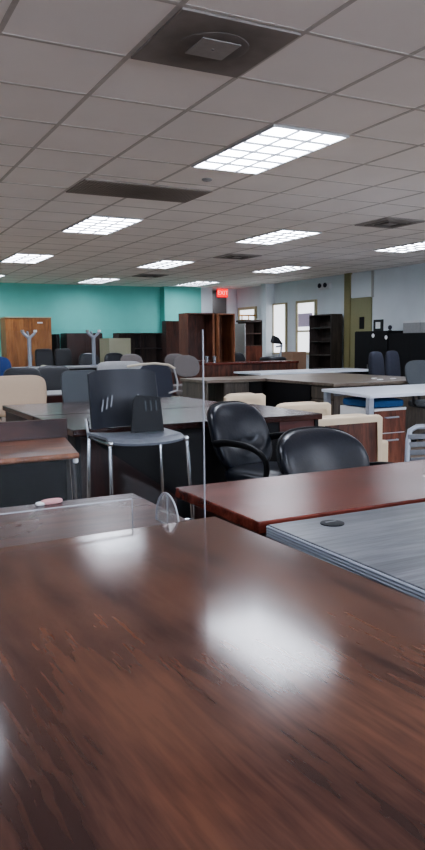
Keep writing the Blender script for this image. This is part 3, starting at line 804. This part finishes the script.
t = cabinet('file_cabinet', 'cream metal file cabinet in front of the teal wall', (5.30, 15.0, 0), .50, .62, 1.33, M['cream_metal'], doors=(1, M['cream_metal'], .06, 1.32))
t = cabinet('dark_hutch', 'dark brown open hutch with low shelves, right of the cream file cabinet', (5.80, 15.72, 0), 1.10, .4, 1.45, M['brown_cab_dark'], shelves=(.72, 1.08), inner=M['hutch_brown'])
box(.53, .552, .02, .388, .74, 1.428).build('divider', M['brown_cab_dark'], t, False)
cabinet('brown_cabinet', 'plain brown cabinet standing just left of the tall open cabinets', (6.74, 15.2, 0), .36, .22, 1.71, M['brown_cab_dark'], doors=(1, M['brown_cab'], .06, 1.70))
t = cabinet('open_cabinet', 'tall reddish-brown open cabinet, widest in the middle of the room', (5.99, 12.5, 0), .58, .40, 1.78, M['brown_cab'], shelves=(.85,))
box(.53, .58, -.012, .0, 0, 1.77).build('front_post', M['orange_cab'], t, False)
cabinet('open_cabinet', 'narrow orange-brown open cabinet on the right of the tall reddish one', (6.60, 12.4, 0), .36, .5, 1.77, M['orange_cab'], shelves=(.8,), inner=M['orange_cab'])
# hutch near the white wall with grey side
t = thing('bookcase_hutch', 'brown bookcase with grey side panel and lower doors, left of the column', 'bookcase', (7.53, 13.0, 0))
box(0, .02, 0, .52, 0, 1.60).build('side_panel', M['grey_panel'], t, False)
box(.40, .42, 0, .4, 0, 1.67).build('side_panel', M['espresso'], t, False)
box(.02, .40, 0, .4, 1.63, 1.67).build('top_panel', M['espresso'], t, False)
box(.02, .40, .30, .312, 0, 1.63).build('back_panel', M['hutch_brown'], t, False)
for z in (1.13, 1.38): box(.02, .40, .01, .388, z, z+.02).build('shelf', M['hutch_brown'], t, False)
dr = box(.02, .40, -.02, 0, .06, 1.13).build('door', M['ped_brown'], t, False)
MB().cyl((.08, -.035, .75), (.08, -.035, .85), .008, n=8).build('handle', M['steel'], dr)
box(.02, .40, .0, .388, 0, .06).build('plinth', M['espresso'], t, False)
# brass rack on the hutch side
t = thing('brass_rack', 'small brass rail stand on top of the bookcase with the grey side panel', 'rack', (7.56, 13.2, 1.67))
MB().box(-.02, .22, -.03, .03, 0, .012).build('base', M['brass'], t, False)
for x in (.02, .18): MB().cyl((x, 0, .012), (x, 0, .10), .012, n=10).build('post', M['brass'], t)
MB().tube([(-.04, 0, .10), (.36, 0, .10)], .014, 8).build('rail', M['brass'], t)
# dark open bookcase against the white wall
t = cabinet('dark_bookcase', 'dark espresso open bookcase with five shelves against the white wall', (9.2, 13.1, 0), .79, .28, 1.78, M['espresso'], shelves=(.33, .62, .91, 1.20, 1.49), rz=-90, cat='bookcase')
# tan drawer unit
t = cabinet('tan_cabinet', 'small tan drawer cabinet between the second window and the dark bookcase', (8.62, 12.9, 0), .36, .4, 1.0, M['tan_box'], doors=(1, M['tan_box'], .06, .98))
# black storage cabinets by the door
c1 = cabinet('black_cabinet', 'black two-door storage cabinet before the door, picture frame on top', (8.95, 11.2, 0), .93, .55, 1.40, M['black_side'], doors=(2, M['black_side'], .05, 1.39), rz=-90, group='black storage cabinets')
c2 = cabinet('black_cabinet', 'black storage cabinet at the right edge with white boxes on top', (8.95, 10.24, 0), 1.1, .55, 1.35, M['black_side'], doors=(2, M['black_side'], .05, 1.34), rz=-90, group='black storage cabinets')
for y, z, lb in ((10.66, 1.315, 'left round white sticker on the black storage cabinet'), (10.30, 1.28, 'right round white sticker on the black storage cabinet')):
    o = tag(MB().cyl((0, 0, 0), (-.004, 0, 0), .038, n=20).build('round_sticker', M['paper']), lb, 'sticker', 'round stickers'); o.location = (8.928, y, z)
t = thing('picture_frame', 'small black picture frame with a white print on the black cabinet', 'picture frame', (9.05, 10.66, 1.40), -96)
box(-.15, .15, -.01, .01, 0, .21, .004).build('frame', M['black'], t)
box(-.075, .075, -.013, -.0095, .045, .165).build('print', M['paper'], t, False)
box(-.02, .02, .01, .08, 0, .10).build('easel_back', M['black'], t, False)
t = thing('desk_clock', 'small blue-grey round ornament beside the picture frame on the black cabinet', 'ornament', (9.05, 10.34, 1.40))
MB().lathe([(.03, 0), (.035, .01), (.012, .025)], (0, 0, 0)).build('foot', M['steel'], t)
MB().blob((0, 0, .06), (.05, .09, .08), .9, .9).build('body', M['dark_fabric'], t)
for i, (y0, y1, lb) in enumerate(((9.78, 10.22, 'left one of the flat white boxes on the black cabinet'), (9.25, 9.76, 'right one of the flat white boxes on the black cabinet'))):
    t = thing('white_box', lb, 'box', (9.25, y0, 1.35), 0, 'white boxes on the black cabinet')
    box(0, .22, 0, y1-y0, 0, .185, .003).build('carton', M['light_grey'], t)
    box(-.004, .224, -.004, y1-y0+.004, .185, .225, .002).build('lid', M['white_side'], t)
# reclined black chair with silver frame by the second window
t = thing('reclining_chair', 'black reclining chair with silver frame and small headrest, before the second window', 'chair', (7.66, 12.1, 0))
MB().blob((-.02, 0, .87), (.44, .46, .13), .6, .5, polar='Z').build('seat', M['leather_dull'], t)
MB().tube([(.15, .1, .86), (.24, .12, 1.0), (.27, .13, 1.15), (.20, .13, 1.25)], .020, 8).tube([(.12, .1, 1.12), (.27, .12, 1.14)], .016, 8).build('frame', M['silver'], t)
MB().prism([(.02, 1.22), (.06, 1.34), (.16, 1.30), (.26, 1.17), (.05, 1.19)], 'y', .06, .16, .01).build('headrest', M['leather_dull'], t)
MB().cyl((0, 0, .06), (0, 0, .82), .035).build('column', M['steel'], t)
MB().lathe([(.2, 0), (.2, .02), (.06, .06)], (0, 0, 0), 28).build('base', M['black_metal'], t)

# ------------------------------------------------------------------ look
w = bpy.data.worlds.new('world'); sc.world = w; w.use_nodes = True
w.node_tree.nodes['Background'].inputs['Color'].default_value = (.5, .55, .6, 1); w.node_tree.nodes['Background'].inputs['Strength'].default_value = .3
sc.view_settings.view_transform = 'AgX'
sc.view_settings.exposure = 1.0
sc.view_settings.look = 'AgX - Medium High Contrast'
